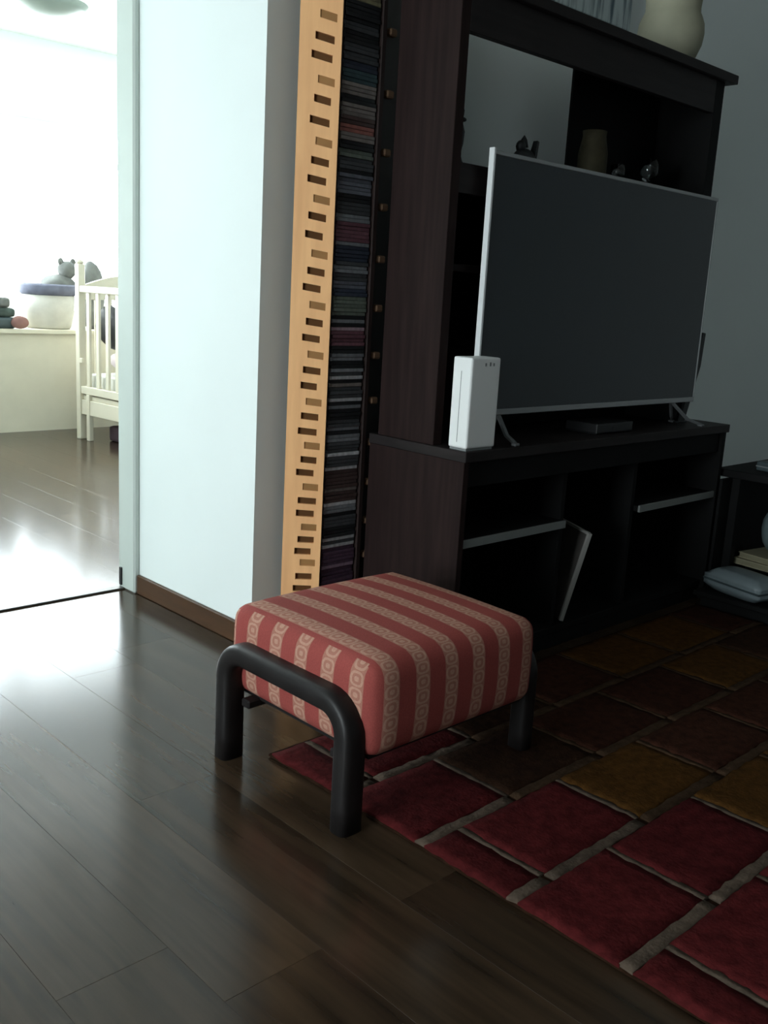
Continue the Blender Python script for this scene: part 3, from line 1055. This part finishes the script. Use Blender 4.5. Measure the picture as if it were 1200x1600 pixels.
bm = NB()
add_box(bm, .03, CWD - .03, -CL + .03, -.03, .2905, .43, bev=.02, seg=3)
o = tag(obj('mattress', bm, M['white_cloth'], loc=(2.995, 5.96, 0), rotz=math.radians(4)), 'white mattress lying inside the cream crib', 'mattress')
bm = NB()
add_blob(bm, (.22, -.40, .515), (.16, .34, .088), 3, .10, 3, flat=.4305)
tag(obj('blanket', bm, M['pale_pink'], loc=(2.995, 5.96, 0), rotz=math.radians(4)), 'pale pink crumpled blanket seen through the crib slats', 'blanket')
bm = NB()
add_blob(bm, (.105, -.20, .735), (.05, .17, .13), 3, .10, 9)
tag(obj('black_cushion', bm, M['iron'], loc=(2.995, 5.96, 0), rotz=math.radians(4)), 'black cushion standing on the blanket behind the crib slats', 'cushion')
bm = NB()
add_box(bm, .10, .38, -.50, -.16, 0, .10, bev=.02, seg=2)
tag(obj('shoe_box', bm, M['plum'], loc=(2.995, 5.96, 0), rotz=math.radians(4)), 'low dark plum box on the floor under the crib', 'box')

LZ = .68
bk = thing('storage_basket', 'white canvas basket with a blue rim on the window ledge', 'basket', (3.06, 6.56, LZ))
bm = NB()
add_lathe(bm, [(.135, 0), (.150, .01), (.172, .12), (.176, .235), (.168, .235), (.162, .12), (.14, .02)], n=28)
obj('body', bm, M['basket'], bk)
bm = NB()
add_lathe(bm, [(.176, .225), (.188, .235), (.190, .285), (.178, .300), (.165, .285), (.168, .23)], n=28)
obj('rim_cloth', bm, M['blue_cloth'], bk)['label'] = 'blue cloth rim'
bm = NB()
add_lathe(bm, [(.001, .20), (.166, .20), (.166, .21), (.001, .212)], n=28)
obj('lining', bm, M['basket'], bk)
ph = thing('plush_toy', 'grey plush toy lying on top of the blue rimmed basket', 'toy', (3.13, 6.56, LZ + .212))
bm = NB()
add_blob(bm, (.0, 0, .075), (.12, .11, .08), 3, .1, 2, flat=0)
obj('body', bm, M['grey_plush'], ph)
bm = NB()
add_blob(bm, (.06, -.02, .185), (.062, .06, .065), 3, .06, 4)
obj('head', bm, M['grey_plush'], ph)
bm = NB()
for sx in (-1, 1):
    add_blob(bm, (.06 + sx * .045, -.02, .242), (.022, .014, .026), 2)
obj('ears', bm, M['grey_plush'], ph)
bm = NB()
add_blob(bm, (0, 0, .22), (.095, .085, .24), 3, .1, 8, flat=0)
tag(obj('grey_bundle', bm, M['grey_plush'], loc=(3.385, 6.57, LZ)), 'tall grey cloth bundle on the window ledge behind the crib', 'bundle')
fc = thing('folded_clothes', 'pile of dark green grey clothes on the left of the window ledge', 'clothes', (2.58, 6.53, LZ))
for k, (hw, hd, z0, z1, m_, dx) in enumerate(((.19, .12, 0, .075, 'teal_box', 0), (.185, .115, .075, .135, 'green_cloth', .004), (.17, .11, .135, .20, 'grey_plush', -.012), (.13, .10, .20, .265, 'green_cloth', -.03))):
    bm = NB()
    add_box(bm, dx - hw, dx + hw, -hd, hd, z0, z1, bev=.028, seg=4)
    for f in bm.faces:
        f.smooth = True
    obj('folded_garment', bm, M[m_], fc)
bm = NB()
add_blob(bm, (0, 0, .042), (.06, .035, .042), 3, .1, 31, flat=0)
tag(obj('pink_cloth', bm, M['pink_cloth'], loc=(2.785, 6.395, LZ)), 'small dusty pink cloth in front of the dark clothes on the ledge', 'cloth')

lamp = thing('ceiling_lamp', 'shallow pale glass bowl lamp under the far room ceiling', 'lamp', (2.36, 5.0, 2.275))
bm = NB()
add_lathe(bm, [(.001, 0), (.05, .003), (.11, .018), (.17, .050), (.195, .080), (.188, .082), (.105, .026), (.002, .008)], n=36)
obj('bowl', bm, M['lamp'], lamp)
bm = NB()
add_lathe(bm, [(.001, .012), (.045, .014), (.045, .06), (.012, .07), (.010, .30), (.05, .305), (.05, .325)], n=18)
obj('stem', bm, M['lamp_metal'], lamp)
